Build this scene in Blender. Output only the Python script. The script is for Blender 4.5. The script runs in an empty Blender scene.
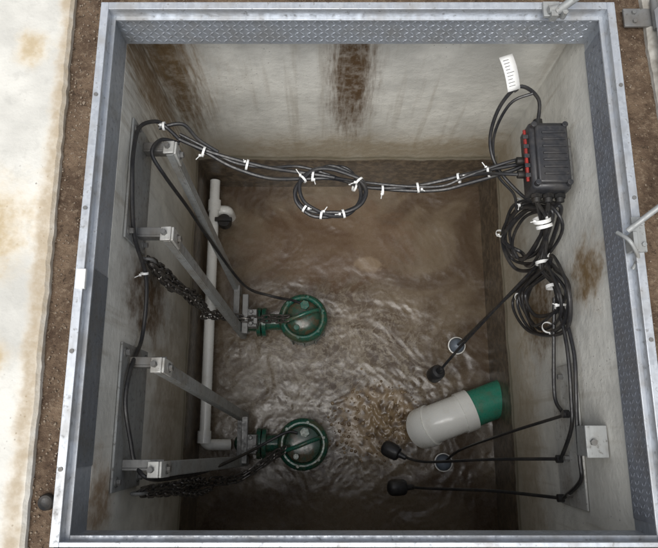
import bpy, bmesh, math, random
from mathutils import Vector, Matrix, noise
random.seed(7)
R=math.radians
sc=bpy.context.scene
sc.view_settings.view_transform='Standard'; sc.view_settings.look='None'
sc.view_settings.exposure=0

# ------------------------------------------------------------ materials
class NT:
    def __init__(s,name):
        s.m=bpy.data.materials.new(name); s.m.use_nodes=True
        s.t=s.m.node_tree; s.b=s.t.nodes['Principled BSDF']
        s.tc=s.t.nodes.new('ShaderNodeTexCoord')
    def n(s,ty,**k):
        x=s.t.nodes.new(ty)
        for a,b in k.items(): setattr(x,a,b)
        return x
    def l(s,a,b): s.t.links.new(a,b)
    def mapping(s,scale):
        m=s.n('ShaderNodeMapping'); m.inputs['Scale'].default_value=scale
        s.l(s.tc.outputs['Object'],m.inputs[0]); return m.outputs[0]
    def noise(s,scale,detail=3,rough=.6,vec=None,dist=0):
        x=s.n('ShaderNodeTexNoise'); x.inputs['Scale'].default_value=scale
        x.inputs['Detail'].default_value=min(detail,3); x.inputs['Roughness'].default_value=rough
        x.inputs['Distortion'].default_value=dist
        s.l(vec if vec else s.tc.outputs['Object'],x.inputs['Vector']); return x.outputs['Fac']
    def rng(s,v,a,b,c=0,d=1,smooth=True):
        x=s.n('ShaderNodeMapRange')
        if smooth: x.interpolation_type='SMOOTHSTEP'
        s.l(v,x.inputs['Value'])
        for k,val in zip(('From Min','From Max','To Min','To Max'),(a,b,c,d)): x.inputs[k].default_value=val
        return x.outputs[0]
    def mth(s,op,a,b=None):
        x=s.n('ShaderNodeMath',operation=op)
        for i,v in enumerate((a,b)):
            if v is None: continue
            if isinstance(v,(int,float)): x.inputs[i].default_value=v
            else: s.l(v,x.inputs[i])
        return x.outputs[0]
    def mix(s,f,a,b,mode='MIX'):
        x=s.n('ShaderNodeMix',data_type='RGBA',blend_type=mode)
        if isinstance(f,(int,float)): x.inputs[0].default_value=f
        else: s.l(f,x.inputs[0])
        for i,v in ((6,a),(7,b)):
            if isinstance(v,tuple): x.inputs[i].default_value=(*v,1)
            else: s.l(v,x.inputs[i])
        return x.outputs[2]
    def bump(s,h,strength=.3,dist=.01,prev=None):
        x=s.n('ShaderNodeBump'); x.inputs['Strength'].default_value=strength; x.inputs['Distance'].default_value=dist
        s.l(h,x.inputs['Height'])
        if prev: s.l(prev,x.inputs['Normal'])
        return x.outputs[0]
    def fin(s,col,rough=.8,normal=None,metal=0,spec=.5):
        if isinstance(col,tuple): s.b.inputs['Base Color'].default_value=(*col,1)
        else: s.l(col,s.b.inputs['Base Color'])
        if isinstance(rough,(int,float)): s.b.inputs['Roughness'].default_value=rough
        else: s.l(rough,s.b.inputs['Roughness'])
        if isinstance(metal,(int,float)): s.b.inputs['Metallic'].default_value=metal
        else: s.l(metal,s.b.inputs['Metallic'])
        s.b.inputs['Specular IOR Level'].default_value=spec
        if normal: s.l(normal,s.b.inputs['Normal'])
        return s.m
    def blob(s,c,r,n,edge=(1.0,.55),nz=1.1):
        a=s.n('ShaderNodeVectorMath',operation='SUBTRACT'); s.l(s.tc.outputs['Object'],a.inputs[0]); a.inputs[1].default_value=c
        b=s.n('ShaderNodeVectorMath',operation='DIVIDE'); s.l(a.outputs[0],b.inputs[0]); b.inputs[1].default_value=r
        g=s.n('ShaderNodeVectorMath',operation='LENGTH'); s.l(b.outputs[0],g.inputs[0])
        d=s.mth('ADD',g.outputs['Value'],s.mth('MULTIPLY',s.mth('SUBTRACT',n,.5),nz*2))
        return s.rng(d,edge[0],edge[1],0,1)

def concrete(name,base,stains=(),water=False,streak=.45,pits=True):
    s=NT(name)
    n1=s.noise(3,3,.65); n2=s.noise(28,3,.7)
    c2=tuple(x*.74 for x in base)
    c=s.mix(s.rng(n1,.35,.65),c2,base)
    c=s.mix(s.rng(n2,.48,.72,0,.3),c,tuple(x*.6 for x in base))
    if water:
        st=s.noise(1,3,.6,s.mapping((16,16,1.1)))
        c=s.mix(s.rng(st,.54,.76,0,streak),c,(.30,.25,.18))
    v=s.n('ShaderNodeTexVoronoi'); v.inputs['Scale'].default_value=42; s.l(s.tc.outputs['Object'],v.inputs['Vector'])
    pit=s.mth('MULTIPLY',s.rng(v.outputs['Distance'],.15,.06),s.rng(n1,.5,.62))
    c=s.mix(s.mth('MULTIPLY',pit,.7),c,(.14,.12,.10))
    nd=s.noise(1,3,.7,s.mapping((60,60,7))) if water else None
    nr=s.noise(13,3,.7)
    sp=s.rng(n2,.28,.60,.45,1)
    for (cc,rr,col,k,kind) in stains:
        halo=s.blob(cc,tuple(q*1.35 for q in rr),nd if kind=='d' else nr,edge=(1.1,.3),nz=.6)
        c=s.mix(s.mth('MULTIPLY',halo,k*.45),c,tuple(q*1.6 for q in col))
        m=s.blob(cc,rr,nd if kind=='d' else nr,edge=(1.05,.25),nz=.7 if kind=='d' else .9)
        c=s.mix(s.mth('MULTIPLY',s.mth('MULTIPLY',m,sp),k),c,col)
    rough=.85
    if water:
        sx=s.n('ShaderNodeSeparateXYZ'); s.l(s.tc.outputs['Object'],sx.inputs[0])
        z=s.mth('ADD',sx.outputs['Z'],s.mth('MULTIPLY',s.mth('SUBTRACT',n1,.5),.10))
        up=s.rng(z,-.85,-1.32,0,.7)
        c=s.mix(up,c,(.31,.26,.18))
        ring=s.rng(z,-1.31,-1.34)
        mud=s.mix(s.rng(n2,.4,.65),(.055,.038,.024),(.15,.11,.07))
        c=s.mix(s.mth('MULTIPLY',ring,.92),c,mud)
        ln=s.mth('MULTIPLY',s.rng(z,-1.275,-1.30),s.rng(z,-1.325,-1.30))
        c=s.mix(s.mth('MULTIPLY',ln,.6),c,(.13,.12,.07))
        rough=s.rng(z,-1.25,-1.4,.85,.35)
    nb=s.bump(n2,.45,.007)
    return s.fin(c,rough,nb,0,.35)

BR=(.10,.058,.026)
m_wall=concrete('wall_concrete',(.77,.755,.69),[
  ((.09,1.33,-.5),(.10,.3,.60),BR,1,'d'),
  ((-.60,1.33,-.45),(.10,.35,.62),(.12,.078,.036),1,'d'),
  ((-.665,1.24,-.5),(.3,.10,.5),(.22,.15,.08),.7,'d'),
  ((.3,1.33,-1.2),(1.0,.3,.14),(.3,.23,.14),.6,'r'),
  ((-.665,.46,-.62),(.3,.16,.28),BR,1,'r'),
  ((-.665,.1,-1.0),(.3,.5,.3),(.30,.24,.17),.6,'r'),
  ((-.665,-.2,-.25),(.3,.12,.12),(.26,.16,.08),.8,'r'),
  ((.845,.50,-.34),(.3,.11,.15),(.20,.13,.06),1,'r'),
  ((.845,.45,-.84),(.3,.18,.26),(.15,.095,.045),1,'r'),
  ((.845,.9,-1.15),(.3,.6,.22),(.33,.27,.19),.6,'r'),
  ((.845,-.1,-1.1),(.3,.5,.20),(.36,.29,.20),.6,'r'),
 ],water=True)
m_slab=concrete('slab_concrete',(.67,.655,.60),[
  ((-.93,.55,0),(.10,.14,1),(.42,.32,.18),.8,'r'),
  ((-.90,.18,0),(.05,.06,1),(.42,.32,.18),.8,'r'),
  ((-.88,1.1,0),(.05,.06,1),(.42,.32,.18),.7,'r'),
  ((-.78,.4,0),(.03,1.6,1),(.36,.28,.18),.7,'r'),
  ((1.1,.8,0),(.25,.9,1),(.2,.18,.15),.8,'r'),
 ])
def mk_dirt():
    s=NT('brown_soil'); a=s.noise(9,3,.7); b=s.noise(70,3,.75)
    c=s.mix(s.rng(a,.3,.7),(.065,.042,.028),(.15,.105,.07)); c=s.mix(s.rng(b,.5,.72,0,.6),c,(.24,.185,.13))
    c=s.mix(s.rng(b,.42,.3,0,.7),c,(.03,.022,.015))
    return s.fin(c,.95,s.bump(b,.8,.012),0,.2)
m_dirt=mk_dirt()
def mk_metal(name,col,rough=.4,metal=.85,dirt=.35,dcol=(.16,.12,.08),sc=1):
    s=NT(name); a=s.noise(7*sc,3,.7); b=s.noise(60*sc,2,.7); st=s.noise(1,2,.6,s.mapping((60,6,60)))
    c=s.mix(s.rng(st,.35,.7,0,.35),col,tuple(x*.6 for x in col))
    d=s.mth('MULTIPLY',s.rng(a,.45,.7),dirt); c=s.mix(d,c,dcol)
    c=s.mix(s.rng(b,.58,.75,0,dirt),c,tuple(x*.5 for x in dcol))
    r=s.rng(b,.3,.7,rough-.08,rough+.2)
    return s.fin(c,r,None,s.mth('SUBTRACT',metal,s.mth('MULTIPLY',d,metal*.8)),.5)
m_alu=mk_metal('aluminium_frame',(.56,.59,.63),.36,.55,.55,(.27,.25,.22))
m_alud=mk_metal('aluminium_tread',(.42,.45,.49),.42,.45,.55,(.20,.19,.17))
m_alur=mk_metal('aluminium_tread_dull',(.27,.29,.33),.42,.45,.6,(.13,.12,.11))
m_dark=mk_metal('dark_edge_strip',(.20,.215,.235),.45,.3,.6,(.13,.12,.10))
m_gal=mk_metal('galvanised_steel',(.36,.37,.365),.5,.35,.55,(.17,.14,.10))
m_gald=mk_metal('wet_steel',(.20,.20,.195),.45,.3,.55,(.09,.07,.045))
m_sts=mk_metal('stainless_bracket',(.62,.62,.59),.4,.35,.5)
m_chain=mk_metal('chain_steel',(.13,.12,.11),.28,.65,.6,(.03,.024,.018),3)
def paint(name,col,rough=.45,dirt=.3,dcol=(.14,.10,.06),spec=.5,edge=(.42,.66)):
    s=NT(name); a=s.noise(14,3,.7); b=s.noise(90,2,.7)
    c=s.mix(s.mth('MULTIPLY',s.rng(a,edge[0],edge[1]),dirt),col,dcol)
    c=s.mix(s.rng(b,.5,.75,0,dirt*.8),c,dcol)
    return s.fin(c,s.rng(b,.3,.7,rough-.08,rough+.12),None,0,spec)
m_green=paint('green_pump_paint',(.010,.085,.058),.25,.75,(.085,.075,.042))
m_greenp=paint('green_sewer_pipe',(.03,.24,.16),.3,.35)
m_mud=paint('wet_mud',(.075,.055,.032),.22,.8,(.015,.065,.045),.5,(.38,.56))
m_pvc=paint('white_pvc',(.82,.82,.78),.22,.25,(.50,.44,.34),.6,(.5,.8))
m_blk=paint('black_cable_rubber',(.017,.017,.019),.38,.25,(.08,.07,.055))
m_box=paint('dark_grey_plastic',(.026,.027,.031),.4,.25,(.09,.08,.07))
m_red=paint('red_plastic',(.30,.022,.016),.35,.4,(.05,.03,.03))
m_tie=paint('white_nylon',(.8,.8,.78),.4,.05)
m_tag=paint('paper_tag',(.78,.78,.76),.6,.08)
m_ink=paint('label_print',(.12,.12,.12),.6,0)
m_gball=paint('grey_blue_float',(.13,.16,.20),.35,.3)
m_hole=paint('black_plug_plastic',(.012,.012,.012),.5,.1)
m_peb=paint('pebble_stone',(.22,.175,.13),.85,.5,(.10,.07,.045))

# ------------------------------------------------------------ mesh helpers
class MB:
    def __init__(s): s.v=[]; s.f=[]
    def add(s,v,f,M=None):
        o=len(s.v)
        s.v+= [tuple(M@Vector(p)) if M else tuple(p) for p in v]
        s.f+= [tuple(i+o for i in q) for q in f]; return s
    def box(s,c,size,rot=None):
        x,y,z=[k/2 for k in size]
        v=[(-x,-y,-z),(x,-y,-z),(x,y,-z),(-x,y,-z),(-x,-y,z),(x,-y,z),(x,y,z),(-x,y,z)]
        f=[(0,3,2,1),(4,5,6,7),(0,1,5,4),(1,2,6,5),(2,3,7,6),(3,0,4,7)]
        M=Matrix.Translation(c)
        if rot is not None: M=M@(rot if isinstance(rot,Matrix) else Matrix.Rotation(rot[2],4,'Z')@Matrix.Rotation(rot[1],4,'Y')@Matrix.Rotation(rot[0],4,'X'))
        return s.add(v,f,M)
    def span(s,a,b):
        return s.box([(p+q)/2 for p,q in zip(a,b)],[abs(q-p) for p,q in zip(a,b)])
    def lathe(s,prof,M=None,n=40):
        v=[];f=[]
        for r,z in prof:
            for i in range(n):
                t=2*math.pi*i/n; v.append((r*math.cos(t),r*math.sin(t),z))
        for k in range(len(prof)-1):
            for i in range(n):
                j=(i+1)%n; f.append((k*n+i,k*n+j,(k+1)*n+j,(k+1)*n+i))
        return s.add(v,f,M)
    def sweep(s,pts,r,n=8,closed=False,cap=True):
        P=[Vector(p) for p in pts]; N=len(P)
        T=[]
        for i in range(N):
            a=P[(i-1)%N] if (closed or i>0) else P[i]; b=P[(i+1)%N] if (closed or i<N-1) else P[i]
            T.append((b-a).normalized())
        u=T[0].orthogonal().normalized(); v=[];f=[]
        for i in range(N):
            u=(u-T[i]*u.dot(T[i])).normalized(); w=T[i].cross(u)
            rr=r[i] if isinstance(r,(list,tuple)) else r
            for k in range(n):
                t=2*math.pi*k/n; v.append(P[i]+(u*math.cos(t)+w*math.sin(t))*rr)
        for i in range(N if closed else N-1):
            j=(i+1)%N
            for k in range(n):
                l=(k+1)%n; f.append((i*n+k,i*n+l,j*n+l,j*n+k))
        if cap and not closed:
            f.append(tuple(range(n))[::-1]); f.append(tuple((N-1)*n+k for k in range(n)))
        return s.add(v,f)
    def cyl(s,a,b,r,n=20): return s.sweep([a,b],r,n)
    def obj(s,name,mat,parent=None,bevel=0,smooth=True,solid=0):
        me=bpy.data.meshes.new(name); me.from_pydata(s.v,[],s.f); me.update()
        bm=bmesh.new(); bm.from_mesh(me); bmesh.ops.recalc_face_normals(bm,faces=bm.faces); bm.to_mesh(me); bm.free()
        if smooth:
            me.shade_smooth(); me.set_sharp_from_angle(angle=R(38))
        me.materials.append(mat)
        o=bpy.data.objects.new(name,me); sc.collection.objects.link(o)
        if solid:
            m=o.modifiers.new('s','SOLIDIFY'); m.thickness=solid
        if bevel:
            m=o.modifiers.new('b','BEVEL'); m.width=bevel; m.segments=2; m.limit_method='ANGLE'; m.angle_limit=R(40)
        if parent: o.parent=parent
        return o
def empty(name):
    o=bpy.data.objects.new(name,None); sc.collection.objects.link(o); o.empty_display_size=.1; return o
def spline(pts,sub=8,closed=False):
    P=[Vector(p) for p in pts]; N=len(P); out=[]
    rngN=N if closed else N-1
    for i in range(rngN):
        if closed: a,b,c,d=P[(i-1)%N],P[i],P[(i+1)%N],P[(i+2)%N]
        else: a,b,c,d=P[max(i-1,0)],P[i],P[i+1],P[min(i+2,N-1)]
        for k in range(sub):
            t=k/sub
            out.append(.5*((2*b)+(c-a)*t+(2*a-5*b+4*c-d)*t*t+(3*b-a-3*c+d)*t**3))
    if not closed: out.append(P[-1])
    return out
def align(a,b,roll=0):
    d=(Vector(b)-Vector(a)).normalized(); q=d.to_track_quat('Z','Y')
    return Matrix.Translation(a)@q.to_matrix().to_4x4()@Matrix.Rotation(roll,4,'Z')
def jit(pts,a): return [Vector(p)+Vector((random.uniform(-a,a),random.uniform(-a,a),random.uniform(-a,a))) for p in pts]

# ------------------------------------------------------------ chamber constants
XL,XR,YB,YF=-.665,.845,1.33,-.75
ZT,ZW=-.17,-1.7; T=.2
FX0,FX1,FY0,FY1=-.67,.845,-.275,1.238   # hatch opening

def wall(name,a,b): return MB().span(a,b).obj(name,m_wall,smooth=False)
wall('chamber_wall',(XL-T,YF-T,ZW-.6),(XL,YB+T,ZT-.003))
wall('chamber_wall',(XR,YF-T,ZW-.6),(XR+T,YB+T,ZT-.003))
wall('chamber_wall',(XL,YB,ZW-.6),(XR,YB+T,ZT-.003))
wall('chamber_wall',(XL,YF-T,ZW-.6),(XR,YF,ZT-.003))
MB().span((XL-T,YF-T,ZW-.8),(XR+T,YB+T,ZW-.6)).obj('chamber_floor',m_wall,smooth=False)
cs=MB()
cs.span((-1.6,YF-.9,ZT),(FX0-.012,YB+.9,-.035))
cs.span((FX1+.012,YF-.9,ZT),(1.8,YB+.9,-.035))
cs.span((FX0-.012,FY1+.012,ZT),(FX1+.012,YB+.9,-.035))
cs.span((FX0-.012,YF-.9,ZT),(FX1+.012,FY0-.012,-.035))
cs.obj('chamber_cover_slab',m_wall,smooth=False)
def ring(x0,x1,y0,y1,X0,X1,Y0,Y1,z):
    v=[(X0,Y0,z),(X1,Y0,z),(X1,Y1,z),(X0,Y1,z),(x0,y0,z),(x1,y0,z),(x1,y1,z),(x0,y1,z)]
    f=[(0,1,5,4),(1,2,6,5),(2,3,7,6),(3,0,4,7)]
    return MB().add(v,f)
ring(FX0-.014,FX1+.014,FY0-.014,FY1+.014,-80,80,-80,80,-.022).obj('ground',m_dirt,smooth=False)
st=MB()
def patch(x0,x1,y0,y1,nx,ny):
    v=[];f=[]
    for j in range(ny+1):
        for i in range(nx+1):
            x=x0+(x1-x0)*i/nx; y=y0+(y1-y0)*j/ny
            h=noise.noise(Vector((x*9,y*9,0)))*.006+noise.noise(Vector((x*40,y*40,3)))*.004
            v.append((x,y,-.010+h))
    for j in range(ny):
        for i in range(nx):
            a=j*(nx+1)+i; f.append((a,a+1,a+nx+2,a+nx+1))
    st.add(v,f)
patch(-.82,FX0-.016,-.75,1.7,20,240); patch(FX1+.016,1.05,-.75,1.7,24,240)
patch(FX0-.016,FX1+.016,FY1+.016,1.7,120,40); patch(FX0-.016,FX1+.016,-.75,FY0-.016,120,40)
st.obj('soil_strip',m_dirt)
pb=MB()
ico=bmesh.new(); bmesh.ops.create_icosphere(ico,subdivisions=1,radius=1); ico.verts.ensure_lookup_table()
iv=[v.co.copy() for v in ico.verts]; iff=[tuple(v.index for v in f.verts) for f in ico.faces]; ico.free()
for i in range(1300):
    s_=random.random()
    if s_<.5: x,y=random.uniform(-.79,FX0-.018),random.uniform(-.6,1.5)
    elif s_<.8: x,y=random.uniform(FX1+.02,1.0),random.uniform(-.6,1.5)
    else: x,y=random.uniform(-.7,.85),random.choice([random.uniform(FY0-.2,FY0-.02),random.uniform(FY1+.02,FY1+.3)])
    r=random.uniform(.001,.0032)*(2 if random.random()<.03 else 1)
    M=Matrix.Translation((x,y,-.007))@Matrix.Rotation(random.random()*6,4,'Z')@Matrix.Diagonal((r*random.uniform(.7,1.4),r,r*.7,1))
    pb.add([p*random.uniform(.8,1.2) for p in iv],iff,M)
pb.obj('gravel',m_peb)
def slab(name,edge,x_out,side):
    v=[];f=[]; n=160; y0,y1=-9,9
    ys=[y0]+[-1+3.2*i/n for i in range(n+1)]+[y1]
    for i,y in enumerate(ys):
        e=edge(y)+noise.noise(Vector((y*7,side,0)))*.005+noise.noise(Vector((y*35,side,5)))*.004
        v+=[(e,y,-.03),(e,y,.006),(e-side*.009,y,.015),(x_out,y,.015)]
    for i in range(len(ys)-1):
        a=i*4;b=a+4
        for k in range(3): f.append((a+k,a+k+1,b+k+1,b+k))
    MB().add(v,f).obj(name,m_slab)
slab('concrete_pavement',lambda y:-.755-.014*y,-9,1)
slab('concrete_pavement',lambda y:.975-.02*y,9,-1)

# ------------------------------------------------------------ hatch frame
hf=empty('access_hatch_frame')
t=.008
top=MB()
W=.022; WF=.010
top.span((FX0-W,FY0-WF,-.004),(FX0+.002,FY1+W,.006)); top.span((FX1-.002,FY0-WF,-.004),(FX1+W,FY1+W,.006))
top.span((FX0+.002,FY1-.002,-.004),(FX1-.002,FY1+W,.006)); top.span((FX0+.002,FY0-WF,-.004),(FX1-.002,FY0+.002,.006))
top.obj('flange',m_alu,hf,.0015)
LZ=-.034
lip=MB()
lip.span((FX0-t,FY0-t,LZ),(FX0,FY1+t,-.004)); lip.span((FX1,FY0-t,LZ),(FX1+t,FY1+t,-.004))
lip.span((FX0,FY1,LZ),(FX1,FY1+t,-.004)); lip.span((FX0,FY0-t,LZ),(FX1,FY0,-.004))
lip.obj('upper_web',m_alu,hf)
led=MB(); q=.012; L2=LZ-.007
led.span((FX0-t,FY0-t,L2),(FX0+q,FY1+t,LZ)); led.span((FX1-q,FY0-t,L2),(FX1+t,FY1+t,LZ))
led.span((FX0+q,FY1-q,L2),(FX1-q,FY1+t,LZ)); led.span((FX0+q,FY0-t,L2),(FX1-q,FY0+q,LZ))
led.obj('seat_ledge',m_alu,hf,.001)
web=MB(); WB=-.172
web.span((FX0-t,FY0-t,WB),(FX0+.004,FY1+t,L2)); web.span((FX1-.004,FY0-t,WB),(FX1+t,FY1+t,L2))
web.span((FX0+.004,FY1-.004,WB),(FX1-.004,FY1+t,L2)); web.span((FX0+.004,FY0-t,WB),(FX1-.004,FY0+.004,L2))
web.obj('lower_web',m_alud,hf)
ds=MB(); ds.span((FX0+.004,-.10,WB+.004),(FX0+.008,.44,L2-.004)); ds.obj('dark_plate_strip',m_dark,hf,.001)  # thin dark metal cover plate on the left web
ds=MB(); ds.span((FX1-.008,-.24,WB+.004),(FX1-.004,1.2,L2-.004)); ds.obj('side_plate',m_alur,hf,.001)
tr=MB()
def loz(c,ax,up,nrm,L=.0105,w=.0034,h=.0026):
    c=Vector(c);ax=Vector(ax);up=Vector(up);nrm=Vector(nrm)
    v=[c-ax*L,c+up*w,c+ax*L,c-up*w,c-ax*L*.45+nrm*h,c+ax*L*.45+nrm*h]
    tr.add(v,[(0,3,5,4),(3,2,5),(2,1,4,5),(1,0,4)])
def tread(orig,along,nrm,length,h=.0026):
    along=Vector(along);nrm=Vector(nrm);Z=Vector((0,0,1)); s=.0195
    for i in range(int(length/s)):
        for j in range(6):
            p=Vector(orig)+along*(i*s+.01)+Z*(-.056-j*s)
            d=(along+Z*(1 if (i+j)%2 else -1)).normalized(); u=d.cross(nrm)
            loz(p+nrm*.0002,d,u,nrm,h=h)
tread((FX0+.01,FY1-.004,0),(1,0,0),(0,-1,0),FX1-FX0-.02)
tr.obj('tread_pattern',m_alud,hf,smooth=False)
tr=MB(); tread((FX1-.008,-.23,0),(0,1,0),(-1,0,0),1.42,.0016)
tr.obj('side_tread_pattern',m_alur,hf,smooth=False)
tb=MB(); tb.box((FX0-.002,.395,.012),(.026,.055,.012)); tb.obj('white_clip',m_tie,hf,.002)
# frame corner weld plates and screws
sw=MB()
for y in (-.1,.2,.6,.95):
    sw.cyl((FX0-.011,y,.006),(FX0-.011,y,.009),.006,10); sw.cyl((FX1+.011,y+.03,.006),(FX1+.011,y+.03,.009),.006,10)
sw.obj('flange_screws',m_gald,hf)
arm=MB()
arm.box((.67,1.228,.012),(.05,.05,.012)); arm.box((.672,1.21,.02),(.02,.035,.03))
arm.cyl((.655,1.215,.03),(.70,1.225,.03),.011); arm.cyl((.68,1.21,.03),(1.0,1.33,.33),.012,14)
arm.cyl((.70,1.20,.015),(.70,1.20,.045),.009,6)
arm.obj('hold_open_arm',m_gal,hf,.001)
lt=MB()
lt.box((.853,.52,.012),(.035,.10,.010)); lt.box((.838,.50,.0),(.012,.05,.05))
lt.sweep(spline([(.80,.53,.0),(.815,.50,.03),(.835,.475,.02),(.85,.455,0),(.842,.43,-.02)],6),.006,8)
lt.cyl((.815,.525,.03),(.88,.575,.09),.008); lt.cyl((.88,.575,.09),(1.01,.68,.22),.008)
for y in (.49,.55): lt.cyl((.862,y,.016),(.862,y,.024),.007,6)
lt.obj('latch',m_gal,hf,.001)
hg=MB()
for y0 in (1.15,.1):
    hg.cyl((.972,y0,.03),(.972,y0+.10,.03),.011); hg.box((.93,y0+.05,.012),(.09,.06,.008)); 
    for yy in (.035,.065): hg.cyl((.915,y0+yy,.015),(.915,y0+yy,.024),.007,6)
hg.obj('hinge',m_gald,hf,.001)
hd=empty('hatch_door')
Mx=Matrix.Translation((1.0,.48,.035))@Matrix.Rotation(R(14),4,'Y')
d=MB(); d.box((0,0,0),(.008,1.46,.76),Mx@Matrix.Translation((0,0,.38))); d.obj('leaf_plate',m_alud,hd)
d=MB()
for z in (.02,.38,.74): d.box((0,0,0),(.04,1.44,.03),Mx@Matrix.Translation((-.024,0,z)))
for y in (-.7,0,.7):
    for zc in (.20,.56): d.box((0,0,0),(.034,.03,.328),Mx@Matrix.Translation((-.0215,y,zc)))
d.obj('stiffeners',m_alu,hd)
pl=MB(); pl.lathe([(0,.004),(.010,.004),(.013,.006),(.017,.008),(.020,.004),(.021,-.012)],Matrix.Translation((-.712,-.18,0)),24)
pl.obj('black_pipe_plug',m_hole)

# ------------------------------------------------------------ water
def mk_water():
    s=NT('muddy_water')
    a=s.noise(2.2,3,.6,None,1.2); b=s.noise(6,3,.65,None,2.2); g=s.noise(45,3,.7)
    c=s.mix(s.rng(a,.38,.64),(.075,.050,.031),(.150,.115,.077))
    # froth swirls concentrated in the turbulent middle
    ctr=s.blob((.0,.22,ZW),(.75,.62,1),b,edge=(1.15,.4),nz=.4)
    rd=s.rng(s.mth('ABSOLUTE',s.mth('SUBTRACT',b,.5)),.045,.0)
    c=s.mix(s.mth('MULTIPLY',s.mth('MULTIPLY',rd,ctr),.55),c,(.33,.285,.215))
    c=s.mix(s.mth('MULTIPLY',s.mth('MULTIPLY',s.rng(b,.50,.66),ctr),.6),c,(.24,.20,.15))
    c=s.mix(s.mth('MULTIPLY',s.rng(g,.50,.72),s.mth('MULTIPLY',ctr,.5)),c,(.38,.335,.26))
    m=s.blob((.25,.04,ZW),(.23,.20,1),b,edge=(1.05,.75),nz=.45)
    v=s.n('ShaderNodeTexVoronoi'); v.inputs['Scale'].default_value=30; v.feature='SMOOTH_F1'; s.l(s.tc.outputs['Object'],v.inputs['Vector'])
    fo=s.mix(s.rng(v.outputs['Distance'],.15,.55),(.095,.058,.028),(.27,.19,.105))
    c=s.mix(s.mth('MULTIPLY',m,.85),c,fo)
    m2=s.blob((.22,.88,ZW),(.10,.05,1),b,nz=.7); c=s.mix(s.mth('MULTIPLY',m2,.6),c,(.36,.29,.2))
    m3=s.blob((.0,1.0,ZW),(.60,.30,1),b,nz=.5); c=s.mix(s.mth('MULTIPLY',m3,.5),c,(.115,.066,.036))  # m3: brown reflection of the dark stained back, painted into the water colour
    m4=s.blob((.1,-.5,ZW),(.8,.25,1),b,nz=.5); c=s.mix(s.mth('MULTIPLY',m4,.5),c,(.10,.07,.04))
    r=s.rng(g,.3,.7,.19,.36)
    mt=s.fin(c,r,s.bump(g,.25,.003),0,.5)
    s.b.inputs['IOR'].default_value=1.5
    return mt
m_water=mk_water()
nx,ny=260,360; v=[];f=[]
for j in range(ny+1):
    for i in range(nx+1):
        x=XL+(XR-XL)*i/nx; y=YF+(YB-YF)*j/ny
        dx,dy=x-.30,y-.04; r=math.hypot(dx,dy); th=math.atan2(dy,dx)
        wx=x+.10*noise.noise(Vector((x*3,y*3,1))); wy=y+.10*noise.noise(Vector((x*3,y*3,7)))
        n1=noise.noise(Vector((wx*6,wy*8,0))); n2=noise.noise(Vector((wx*13+n1,wy*11,4))); n3=noise.noise(Vector((wx*38,wy*34,9)))
        n4=noise.noise(Vector((wx*26+5,wy*28,2)))
        rr=math.hypot(wx-.30,wy-.04)
        ringw=math.sin(rr*70+4*n1)*math.exp(-rr*2.6)*.0017
        turb=.45+.6*math.exp(-(r/.55)**2)+.5*max(0,noise.noise(Vector((x*2,y*2,11))))
        h=n1*.005+turb*((1-abs(n2)*2)*.0026+(1-abs(n4)*2)*.0012+n3*.0009)+ringw+ .004*math.exp(-(r/.12)**2)*n3*3
        v.append((x,y,ZW+h))
for j in range(ny):
    for i in range(nx):
        a=j*(nx+1)+i; f.append((a,a+1,a+nx+2,a+nx+1))
MB().add(v,f).obj('water',m_water)
s=NT('foam'); m_foam=s.fin(s.mix(s.rng(s.noise(30,3),.4,.6),(.12,.075,.038),(.27,.195,.115)),.22,None,0,.6)
fb=MB()
for i in range(330):
    a=random.uniform(0,6.283); rad=abs(random.gauss(.15,.045)); x=.245+rad*1.2*math.cos(a); y=.035+rad*.98*math.sin(a)
    r=random.choice([.003,.004,.006,.009])*random.uniform(.7,1.2)
    fb.lathe([(r,-.003),(r*.9,r*.25),(r*.6,r*.45),(r*.2,r*.55),(0,r*.56)],Matrix.Translation((x,y,ZW+.003)),10)
fb.obj('foam_bubbles',m_foam)

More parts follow.
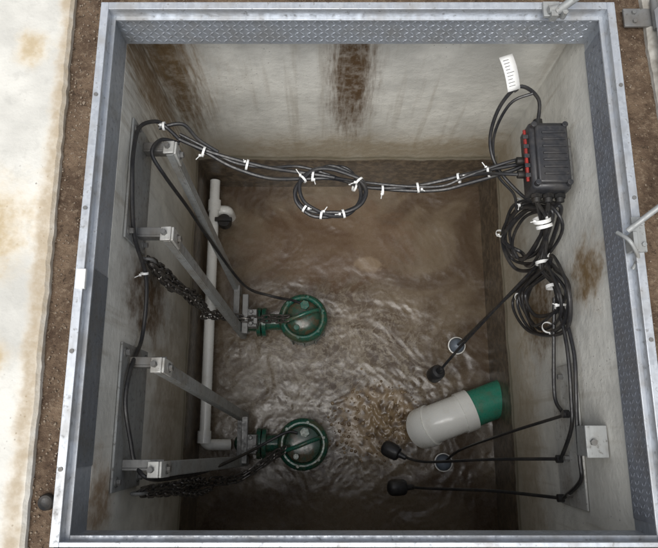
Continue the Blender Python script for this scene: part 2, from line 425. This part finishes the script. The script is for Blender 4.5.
# ------------------------------------------------------------ pumps
def pump(cx,cy,clawx,ry,dome):
    p=empty('submersible_pump'); M=Matrix.Translation((cx,cy,-1.45))
    b=MB()
    b.lathe([(.10,-.45),(.105,-.30),(.112,-.28),(.112,-.06),(.122,-.055),(.124,-.035),(.121,-.018),(.114,-.006),(.104,.002),(.096,.002),(.090,-.003),(.088,-.010),(.06,-.010)],M)
    for k in range(12):
        t_=k*math.pi/6; b.box((cx+.113*math.cos(t_),cy+.113*math.sin(t_),-1.62),(.020,.006,.20),Matrix.Rotation(t_,4,'Z'))
    b.obj('pump_body',m_green,p)
    c=MB(); c.lathe([(.089,-.011),(.082,dome*.35),(.068,dome*.7),(.045,dome*.92),(.02,dome),(0,dome)],M,32); c.obj('domed_cap',m_mud,p)
    h=MB()
    h.sweep(spline([(cx-.085,cy-.03,-1.455),(cx-.08,cy-.028,-1.40),(cx-.02,cy-.008,-1.375),(cx+.03,cy+.012,-1.375),(cx+.075,cy+.028,-1.40),(cx+.08,cy+.03,-1.455)],6),.010,10)
    for k in range(6):
        t_=k*math.pi/3+.3; h.cyl((cx+.104*math.cos(t_),cy+.104*math.sin(t_),-1.452),(cx+.104*math.cos(t_),cy+.104*math.sin(t_),-1.438),.009,6)
    h.cyl((cx+.01,cy+.055,-1.47),(cx+.01,cy+.055,-1.41),.018,16); h.cyl((cx+.01,cy+.055,-1.42),(cx+.01,cy+.055,-1.405),.024,6)
    h.cyl((cx-.03,cy-.055,-1.47),(cx-.03,cy-.055,-1.415),.014,12)
    h.obj('lifting_handle',m_green,p,.001)
    g=MB()
    g.cyl((cx-.10,cy,-1.60),(clawx+.03,cy,-1.60),.042,24)
    g.cyl((clawx+.075,cy,-1.60),(clawx+.055,cy,-1.60),.075,24); g.cyl((clawx+.048,cy,-1.60),(clawx+.028,cy,-1.60),.075,24)
    g.sweep(spline([(clawx+.03,cy,-1.60),(clawx-.02,cy,-1.61),(clawx-.05,cy,-1.66),(clawx-.055,cy,-1.8)],6),.048,20)
    g.obj('discharge_elbow',m_green,p)
    k=MB(); k.box((clawx+.01,cy,-1.50),(.055,.09,.07)); k.box((clawx-.02,cy+.02,-1.47),(.03,ry,.03)); k.box((clawx+.035,cy-.02,-1.475),(.02,.03,.09))
    for yy in (-.03,.03): k.cyl((clawx+.01,cy+yy,-1.465),(clawx+.01,cy+yy,-1.445),.011,6)
    k.obj('guide_claw',m_gald,p,.003)
    return p
pump(-.130,.54,-.40,.20,.030); pump(-.125,-.072,-.385,.22,.012)

# ------------------------------------------------------------ guide rail assemblies
def rail(name_parent,a,b):
    mb=MB(); a=Vector(a);b=Vector(b)
    d=(b-a).normalized(); x=Vector((1,0,0)); yv=(x-d*x.dot(d)).normalized(); xv=yv.cross(d)
    M=Matrix((( xv.x,yv.x,d.x,a.x),(xv.y,yv.y,d.y,a.y),(xv.z,yv.z,d.z,a.z),(0,0,0,1))); L=(b-a).length
    mb.box((0,0,0),(.042,.005,L),M@Matrix.Translation((0,0,L/2)))
    for sx in (-1,1): mb.box((0,0,0),(.005,.024,L),M@Matrix.Translation((sx*.0215,-.0125,L/2)))
    mb.obj('guide_rail',m_gal,name_parent,.001)
    h=MB(); h.box((0,0,0),(.050,.008,.080),M@Matrix.Translation((0,.008,.03)))
    h.box((0,0,0),(.050,.036,.008),M@Matrix.Translation((0,-.014,-.012)))
    h.obj('rail_head',m_sts,name_parent,.002)
    k=MB()
    k.cyl(M@Vector((0,.01,.035)),M@Vector((0,.026,.035)),.011,6); k.cyl(M@Vector((0,.01,.035)),M@Vector((0,.015,.035)),.016,16)
    k.cyl(M@Vector((0,-.018,-.012)),M@Vector((0,-.018,-.034)),.010,6)
    k.obj('bolt',m_gald,name_parent)
def assembly(py0,py1,pz0,pz1,r1a,r1b,r2a,r2b):
    g=empty('pump_guide_rail_bracket')
    p=MB(); p.span((XL+.002,py0,pz0),(XL+.010,py1,pz1)); p.obj('wall_plate',m_gal,g,.002)
    k=MB()
    for y in (py0+.03,py1-.03):
        for z in (pz0+.03,pz1-.03):
            k.cyl((XL+.01,y,z),(XL+.014,y,z),.016,16); k.cyl((XL+.012,y,z),(XL+.026,y,z),.010,6)
    k.obj('anchor_bolts',m_gald,g)
    for ra,rb in ((r1a,r1b),(r2a,r2b)):
        a=MB(); y=ra[1]; z=ra[2]-.02
        a.span((XL+.010,y-.004,z-.035),(ra[0]+.012,y+.004,z+.012)); a.span((XL+.010,y+.004,z+.005),(ra[0]+.012,y+.030,z+.012))
        a.obj('support_arm',m_gald,g,.0015)
        rail(g,ra,rb)
    m1=Vector(r1a).lerp(Vector(r1b),.93); m2=Vector(r2a).lerp(Vector(r2b),.93)
    c=MB(); c.box((m1+m2)/2-Vector((.02,0,0)),(.03,abs(m1.y-m2.y),.012)); c.obj('rail_spreader',m_gald,g,.001)
assembly(.60,1.02,-.50,-.27,(-.545,.954,-.38),(-.462,.70,-1.6),(-.537,.64,-.38),(-.43,.475,-1.6))
assembly(-.19,.27,-.62,-.33,(-.546,.20,-.40),(-.405,.05,-1.6),(-.535,-.125,-.40),(-.40,-.155,-1.6))

# ------------------------------------------------------------ discharge pipe along left wall
pp=empty('white_discharge_pipe')
b=MB(); b.sweep([(-.618,1.31,-1.56),(-.618,-.02,-1.58)],.027,20)
b.sweep(spline([(-.618,-.02,-1.58),(-.616,-.055,-1.58),(-.60,-.075,-1.59),(-.575,-.078,-1.61),(-.50,-.078,-1.64)],6),.028,20)
b.obj('pipe_run',m_pvc,pp)
b=MB()
for y in (1.20,.62,-.01): b.cyl((-.618,y,-1.57),(-.618,y-.06,-1.57),.034,20)
b.sweep(spline([(-.60,1.15,-1.6),(-.56,1.15,-1.6),(-.55,1.15,-1.64),(-.55,1.15,-1.8)],5),.03,18)
b.obj('couplings',m_pvc,pp)
b=MB(); b.cyl((-.56,1.08,-1.60),(-.56,1.08,-1.54),.035,16); b.box((-.56,1.08,-1.53),(.09,.02,.02)); b.obj('valve',m_hole,pp,.002)

# ------------------------------------------------------------ inlet pipe
ip=empty('inlet_pipe')
def hollow(mb,pts,ro,ri,n=48):
    mb.sweep(pts,ro,n,cap=False); mb.sweep(pts,ri,n,cap=False)
    P=[Vector(p) for p in pts]
    for e,(a,b_) in enumerate(((P[0],P[1]),(P[-1],P[-2]))):
        M=align(a,b_); mb.lathe([(ro,0),(ri,0)],M,n)
b=MB(); hollow(b,[(.90,.165,-1.57),(.62,.060,-1.57)],.090,.081); b.obj('green_pipe',m_greenp,ip)
el_=spline([(.700,.090,-1.57),(.64,.0675,-1.57),(.585,.047,-1.572),(.535,.028,-1.585),(.498,.012,-1.61),(.475,.002,-1.645)],8)
b=MB(); hollow(b,el_,.095,.088); b.obj('white_elbow',m_pvc,ip)
b=MB(); hollow(b,[(.712,.0945,-1.57),(.655,.0731,-1.57)],.102,.095); hollow(b,el_[-13:-1],.103,.095); b.obj('socket_collars',m_pvc,ip)

# ------------------------------------------------------------ floats
def float_switch(c,tip,cable,sc_=1):
    g=empty('float_switch'); c=Vector(c);tip=Vector(tip)
    M=align(c-(tip-c).normalized()*.045,tip)@Matrix.Scale(sc_,4)
    b=MB(); b.lathe([(0,-.006),(.018,-.004),(.031,.004),(.037,.016),(.038,.035),(.037,.055),(.035,.074),(.030,.082),(.016,.086),(.013,.10),(.012,.118),(.009,.122),(0,.122)],M,28)
    b.obj('float_body',m_blk,g)
    s_=M@Vector((0,0,.11)); b=MB(); b.sweep(spline([s_]+cable,8),.0062,8); b.obj('float_cable',m_blk,g)
float_switch((.513,.257,-1.40),(.54,.285,-1.29),[(.60,.365,-1.2),(.70,.49,-.94),(.80,.61,-.69)])
float_switch((.295,-.100,-1.42),(.345,-.125,-1.40),[(.44,-.145,-1.30),(.65,-.12,-.98),(.825,-.105,-.68)])
float_switch((.32,-.265,-1.42),(.37,-.265,-1.43),[(.46,-.262,-1.33),(.66,-.245,-1.03),(.825,-.24,-.70)])
def ball(c,cab):
    g=empty('level_sensor_float'); b=MB()
    b.lathe([(0,.042),(.016,.039),(.030,.030),(.040,.014),(.042,0),(.040,-.014),(.03,-.03),(0,-.042)],Matrix.Translation(c),28); b.obj('float_ball',m_gball,g)
    b=MB(); b.lathe([(.041,.008),(.046,.006),(.046,-.004),(.041,-.006)],Matrix.Translation(c),28); b.obj('float_band',m_pvc,g)
    b=MB(); b.sweep(spline([Vector(c)+Vector((0,0,.03))]+cab,8),.006,8); b.obj('float_cable',m_blk,g)
ball((.672,.425,-1.665),[(.68,.44,-1.5),(.74,.52,-1.1),(.81,.60,-.66)])
ball((.577,-.165,-1.665),[(.62,-.10,-1.45),(.72,-.02,-1.0),(.828,.05,-.56)])

# ------------------------------------------------------------ right wall cable bracket
cb=empty('cable_wall_bracket')
b=MB(); b.span((XR-.010,-.26,-.73),(XR-.002,.22,-.49)); b.obj('mounting_plate',m_sts,cb,.002)
b=MB(); b.span((XR-.030,-.085,-.49),(XR-.004,.01,-.30)); b.span((XR-.07,-.085,-.30),(XR-.004,.01,-.292)); b.obj('angle_piece',m_gal,cb,.002)
b=MB()
for y in (-.22,-.1,.05,.18):
    b.cyl((XR-.01,y,-.61),(XR-.028,y,-.61),.010,6)
b.cyl((XR-.05,-.04,-.292),(XR-.05,-.04,-.28),.010,6)
b.obj('bolts',m_gald,cb)
b=MB()
for y,z in ((-.105,-.68),(-.24,-.70),(.05,-.58)): b.cyl((XR-.032,y,z-.0),(XR-.008,y,z),.014,14)
b.obj('cable_glands',m_blk,cb)

# ------------------------------------------------------------ junction box
jb=empty('cable_junction_box')
bx,by,bz=.752,.905,-.37
b=MB(); b.box((bx,by,bz),(.135,.245,.11)); b.obj('housing',m_box,jb,.014)
b=MB(); b.box((bx+.005,by,bz+.062),(.110,.210,.014)); b.obj('lid',m_box,jb,.006)
b=MB()
for k in range(7): b.box((bx+.01,by-.075+k*.025,bz+.071),(.080,.007,.008))
for sx in (-1,1):
    for sy in (-1,1): b.cyl((bx+sx*.053,by+sy*.105,bz+.05),(bx+sx*.053,by+sy*.105,bz+.073),.010,14)
b.obj('ribs_and_screws',m_box,jb,.0015)
b=MB()
for dx in (-.04,0,.04):
    b.cyl((bx+dx,by-.115,bz),(bx+dx,by-.15,bz-.005),.015,14); b.cyl((bx+dx,by-.125,bz),(bx+dx,by-.137,bz),.020,6)
b.cyl((bx-.015,by+.12,bz),(bx-.015,by+.155,bz),.016,14); b.cyl((bx-.065,by-.05,bz),(bx-.10,by-.05,bz),.014,12); b.cyl((bx-.065,by,bz),(bx-.10,by,bz),.014,12)
b.obj('cable_glands',m_hole,jb)
b=MB(); b.box((bx-.077,by+.0,bz+.035),(.010,.16,.016)); b.cyl((bx-.077,by-.09,bz+.035),(bx-.077,by+.10,bz+.035),.0055,10)
b.obj('red_clamp_bar',m_red,jb,.003)
b=MB()
for k in range(5): b.box((bx-.077,by-.070+k*.035,bz+.044),(.018,.014,.007))
b.obj('clamp_clips',m_box,jb,.001)
b=MB(); b.box((XR-.02,by,bz-.02),(.034,.16,.06)); b.obj('wall_hook',m_gald,jb,.002)
tg=empty('label_tag')
n=8; v=[];f=[]
for j in range(n+1):
    for i in range(3):
        yy=(j/n-.5)*.118; xx=(i/2-.5)*.045
        v.append((xx,yy,.016*math.sin(j/n*2.6)+.004*(i-1)*j/n))
for j in range(n):
    for i in range(2): a=j*3+i; f.append((a,a+1,a+4,a+3))
MT=Matrix.Translation((.612,1.172,-.25))@Matrix.Rotation(R(18),4,'Z')@Matrix.Rotation(R(18),4,'X')
MB().add([MT@Vector(p) for p in v],f).obj('paper',m_tag,tg,solid=.001)
b=MB()
for k in range(9):
    w=random.uniform(.012,.028); j=(k+1)/10
    b.box((0,0,0),(w,.0018,.0008),MT@Matrix.Translation(((w-.032)/2,(j-.5)*.108,.016*math.sin((((j-.5)*.108)/.118+.5)*2.6)+.0026)))
b.obj('print_lines',m_ink,tg)

# ------------------------------------------------------------ cables
r=.0078
pc=empty('power_cable_bundle')
main=[(-.534,1.002,-.40),(-.45,.975,-.43),(-.342,.947,-.45),(-.22,.925,-.475),(-.107,.917,-.50),(.022,.900,-.51),(.143,.878,-.55),(.298,.880,-.55),(.42,.897,-.53),(.504,.909,-.50),(.65,.910,-.42),(.70,.905,-.38)]
b=MB()
b.sweep(spline(main,8),r)
b.sweep(spline([Vector(p)+Vector((.004*math.sin(i*2),.022*math.cos(i*1.1)-.014,-.012)) for i,p in enumerate(main)],8),r)
b.sweep(spline([Vector(p)+Vector((0,.02*math.sin(i*1.5)-.006,.012)) for i,p in enumerate(main[5:])],8),r*.8)
b.sweep(spline([Vector(p)+Vector((0,.018*math.sin(i*1.7+1)+.006,-.004)) for i,p in enumerate(main[:7])],8),r*.8)
b.obj('cross_cables',m_blk,pc)
b=MB(); cc=Vector((.005,.838,-.50))
for k in range(3):
    pts=[]
    for i in range(12):
        a=2*math.pi*i/12; rx=.128+.008*math.sin(a*2+k*2)-.005*k; ry=.088+.010*math.cos(a*3+k*1.7)+.004*k
        pts.append(cc+Vector((rx*math.cos(a),ry*math.sin(a)+.004*k,.011*math.sin(a+k*2.1))))
    b.sweep(spline(pts,6,True),r*.95,closed=True)
b.obj('coil',m_blk,pc)
b=MB()
lw=[(-.534,1.002,-.40),(-.57,1.03,-.37),(-.603,1.045,-.35),(-.640,.995,-.29),(-.646,.90,-.26),(-.640,.789,-.25),(-.645,.625,-.33),(-.630,.499,-.45),(-.645,.3135,-.50),(-.640,.19,-.38),(-.643,.08,-.36),(-.630,-.039,-.40),(-.615,-.11,-.42),(-.565,-.155,-.42),(-.52,-.165,-.70),(-.48,-.16,-1.0),(-.36,-.10,-1.35),(-.21,-.02,-1.42),(-.15,-.02,-1.43)]
b.sweep(spline(lw,8),r*.9)
up=[(-.534,.99,-.41),(-.59,.99,-.38),(-.615,.93,-.36),(-.58,.868,-.42),(-.545,.83,-.65),(-.52,.80,-.95),(-.42,.69,-1.38),(-.30,.66,-1.50),(-.17,.62,-1.44),(-.12,.59,-1.43)]
b.sweep(spline(up,8),r*.9)
b.sweep(spline([(-.60,1.03,-.37),(-.52,1.05,-.38),(-.47,1.01,-.42),(-.40,.97,-.44)],8),r*.9)
b.obj('pump_cables',m_blk,pc)
A=[(.767,.774,-.4),(.712,.828,-.6),(.703,.77,-.8),(.786,.668,-.88),(.80,.632,-.68),(.795,.70,-.45)]
B=[(.800,.591,-.6),(.785,.526,-.9),(.80,.366,-.8),(.81,.349,-.5),(.805,.452,-.4),(.80,.576,-.5)]
b=MB()
for k in range(7):
    c=sum((Vector(p) for p in A),Vector())/6+Vector((random.uniform(-.01,.01),random.uniform(-.02,.02),0)); s_=1.05-.09*k*random.uniform(.6,1)
    P=[c+(p-c)*s_ for p in jit(A,.026)]
    for p in P: p.x=min(p.x,.83)
    b.sweep(spline(P,8,True),r*random.choice([.8,1]),closed=True)
for k in range(6):
    c=sum((Vector(p) for p in B),Vector())/6+Vector((0,random.uniform(-.02,.02),0)); s_=1.04-.11*k*random.uniform(.5,1)
    P=[c+(p-c)*s_ for p in jit(B,.024)]
    for p in P: p.x=min(p.x,.832)
    b.sweep(spline(P,8,True),r*random.choice([.75,.95]),closed=True)
for k in range(5):
    P=jit([(.712+.04*(k%3),.755,-.375),(.745+.012*k,.73,-.47),(.79,.66,-.56),(.80,.59,-.60),(.812,.50,-.55),(.82,.442,-.52)],.013); P[0]=Vector((.712+.04*(k%3),.757,-.375))
    for p in P: p.x=min(p.x,.832)
    b.sweep(spline(P,8),r*.85)
b.sweep(spline([(.819,.442,-.52),(.822,.255,-.45),(.818,.12,-.45),(.820,.025,-.47),(.822,-.10,-.48),(.825,-.167,-.50),(.822,-.235,-.66)],8),r*.9)
b.sweep(spline([(.812,.46,-.54),(.812,.273,-.48),(.815,.10,-.49),(.817,.0,-.52),(.822,-.105,-.66)],8),r*.9)
b.sweep(spline([(.812,.46,-.56),(.808,.273,-.60),(.812,.114,-.64),(.818,.06,-.60)],8),r*.9)
b.sweep(spline([(.80,.60,-.66),(.805,.56,-.60),(.80,.60,-.52)],8),r*.8)
b.obj('slack_coils',m_blk,pc)
b=MB()
b.sweep(spline([(.737,1.05,-.37),(.725,1.11,-.31),(.653,1.14,-.28),(.60,1.10,-.35),(.587,1.026,-.45),(.62,.937,-.5),(.70,.831,-.5),(.74,.775,-.45)],8),r*.85)
b.sweep(spline([(.70,1.12,-.29),(.63,1.10,-.33),(.60,1.03,-.45),(.625,.92,-.52),(.69,.85,-.55),(.71,.80,-.6)],8),r*.7)
b.sweep(spline([(.656,.855,-.37),(.60,.87,-.40),(.55,.895,-.46),(.50,.90,-.50)],8),r*.85)
b.sweep([(.645,1.125,-.275),(.63,1.11,-.262)],.003,6)
b.obj('top_loop',m_blk,pc)
zt=MB()
def tie(p,d,rad=.016,w=.008,tail=True):
    p=Vector(p); d=Vector(d).normalized(); M=align(p,p+d)
    zt.lathe([(rad,-w/2),(rad+.0015,-w/2),(rad+.0015,w/2),(rad,w/2),(rad,-w/2)],M,20)
    if tail:
        o=Vector((random.uniform(-.7,.7),random.uniform(-1,1),random.uniform(.1,.6))).normalized()
        zt.box(p+o*(rad+.003),(.008,.008,.007)); zt.cyl(p+o*rad,p+o*(rad+random.uniform(.012,.032)),.0018,6)
mp=spline(main,8)
for t_ in (.10,.22,.40,.52,.58,.67,.80,.87):
    i=int(t_*(len(mp)-1)); tie(mp[i]+Vector((0,-.008,0)),mp[i+1]-mp[i],.018)
for a in (3.9,4.45,5.1,.55,2.5):
    tie(cc+Vector((.125*math.cos(a),.088*math.sin(a),0)),(-math.sin(a)*.125,math.cos(a)*.088,0),.015)
tie((.755,.72,-.46),(.3,-1,-.6),.030,.014); tie((.765,.70,-.47),(.3,-1,-.3),.028,.012)
tie((.795,.60,-.60),(.1,-1,0),.026,.012); tie((.81,.50,-.56),(.05,-1,.1),.024,.012)
tie((.70,.775,-.80),(.1,.6,1),.018); tie((.80,.36,-.62),(0,.3,1),.02); tie((.812,.415,-.5),(0,-1,.1),.022)
tie((.785,.53,-.88),(0,.7,-.6),.02); tie((.72,.83,-.58),(.5,.4,.8),.018)
tie((-.635,.52,-.44),(0,-1,-.4),.012); tie((-.58,1.035,-.365),(1,0,0),.014)
zt.obj('zip_ties',m_tie,pc)

# ------------------------------------------------------------ chains
def link_mesh():
    pts=[]; L=.014; w=.0105
    for i in range(16):
        a=2*math.pi*i/16; pts.append(Vector((w*math.cos(a),0,w*math.sin(a)+(L if math.sin(a)>=0 else -L))))
    m=MB(); m.sweep(pts,.0044,6,closed=True); return m
LM=link_mesh()
def chain_strand(mb,pts,sub=14):
    P=spline(pts,sub); k=0; step=.036
    dists=[0]
    for i in range(1,len(P)): dists.append(dists[-1]+(P[i]-P[i-1]).length)
    tot=dists[-1]; j=0; s_=random.uniform(0,.02)
    while s_<tot:
        while j<len(P)-2 and dists[j+1]<s_: j+=1
        t_=(s_-dists[j])/max(1e-6,dists[j+1]-dists[j]); p=P[j].lerp(P[j+1],t_)
        M=align(p,p+(P[j+1]-P[j]),(k%2)*math.pi/2+random.uniform(-.3,.3)+.6)
        mb.add(LM.v,LM.f,M); s_+=step; k+=1
def chain(top,mid,rest,nst,spread=.035):
    g=empty('lifting_chain'); mb=MB(); top=Vector(top); mid=Vector(mid)
    for k in range(nst):
        o=Vector((random.uniform(.0,spread*1.4),random.uniform(-spread,spread),0)); e=mid.lerp(top,random.uniform(0,.25)); o2=Vector((random.uniform(0,spread*1.8),random.uniform(-spread,spread),0))
        chain_strand(mb,[top+o*.5,top.lerp(e,.33)+o,top.lerp(e,.66)+o2,e+o2*.7])
    mb.obj('hanging_loops',m_chain,g)
    mb=MB(); chain_strand(mb,[mid]+rest); chain_strand(mb,[mid+Vector((.01,.02,.02))]+[Vector(p)+Vector((.004,.018,.006)) for p in rest]); mb.obj('run_to_pump',m_chain,g)
    mb=MB(); mb.sweep(spline([top+Vector((-.01,0,.05)),top+Vector((.02,0,.04)),top+Vector((.02,0,-.01)),top+Vector((-.0,0,-.015)),top+Vector((-.012,0,.01))],5,True),.006,8,closed=True); mb.obj('shackle',m_gald,g)
chain((-.640,.575,-.50),(-.60,.515,-1.28),[(-.50,.53,-1.42),(-.40,.52,-1.46),(-.31,.52,-1.44),(-.205,.515,-1.39)],8)
chain((-.61,-.20,-.47),(-.54,-.24,-1.32),[(-.43,-.235,-1.42),(-.324,-.176,-1.45),(-.26,-.13,-1.43),(-.20,-.10,-1.39)],7,.03)

# ------------------------------------------------------------ world, sun, camera
sd=Vector((-.14,-.36,.90)).normalized()
el=math.asin(sd.z); az=math.atan2(sd.x,sd.y)
w=bpy.data.worlds.new('World'); sc.world=w; w.use_nodes=True; nt=w.node_tree
bg=nt.nodes['Background']; sky=nt.nodes.new('ShaderNodeTexSky'); sky.sky_type='NISHITA'; sky.sun_disc=False
sky.sun_elevation=el; sky.sun_rotation=az; sky.dust_density=3; sky.air_density=1.0
hs=nt.nodes.new('ShaderNodeHueSaturation'); hs.inputs['Saturation'].default_value=.3
nt.links.new(sky.outputs[0],hs.inputs['Color']); nt.links.new(hs.outputs[0],bg.inputs[0]); bg.inputs[1].default_value=.15
L=bpy.data.lights.new('sun','SUN'); L.energy=2.55; L.angle=R(48); L.color=(1,.985,.95)
lo=bpy.data.objects.new('sun',L); sc.collection.objects.link(lo)
lo.rotation_euler=sd.to_track_quat('Z','Y').to_euler()
cam=bpy.data.cameras.new('camera'); cam.lens=35.0; cam.sensor_width=36; cam.clip_end=500; cam.clip_start=.02
co=bpy.data.objects.new('camera',cam); sc.collection.objects.link(co); co.location=(0,0,1.7); co.rotation_euler=(R(13.6),0,0)
sc.camera=co
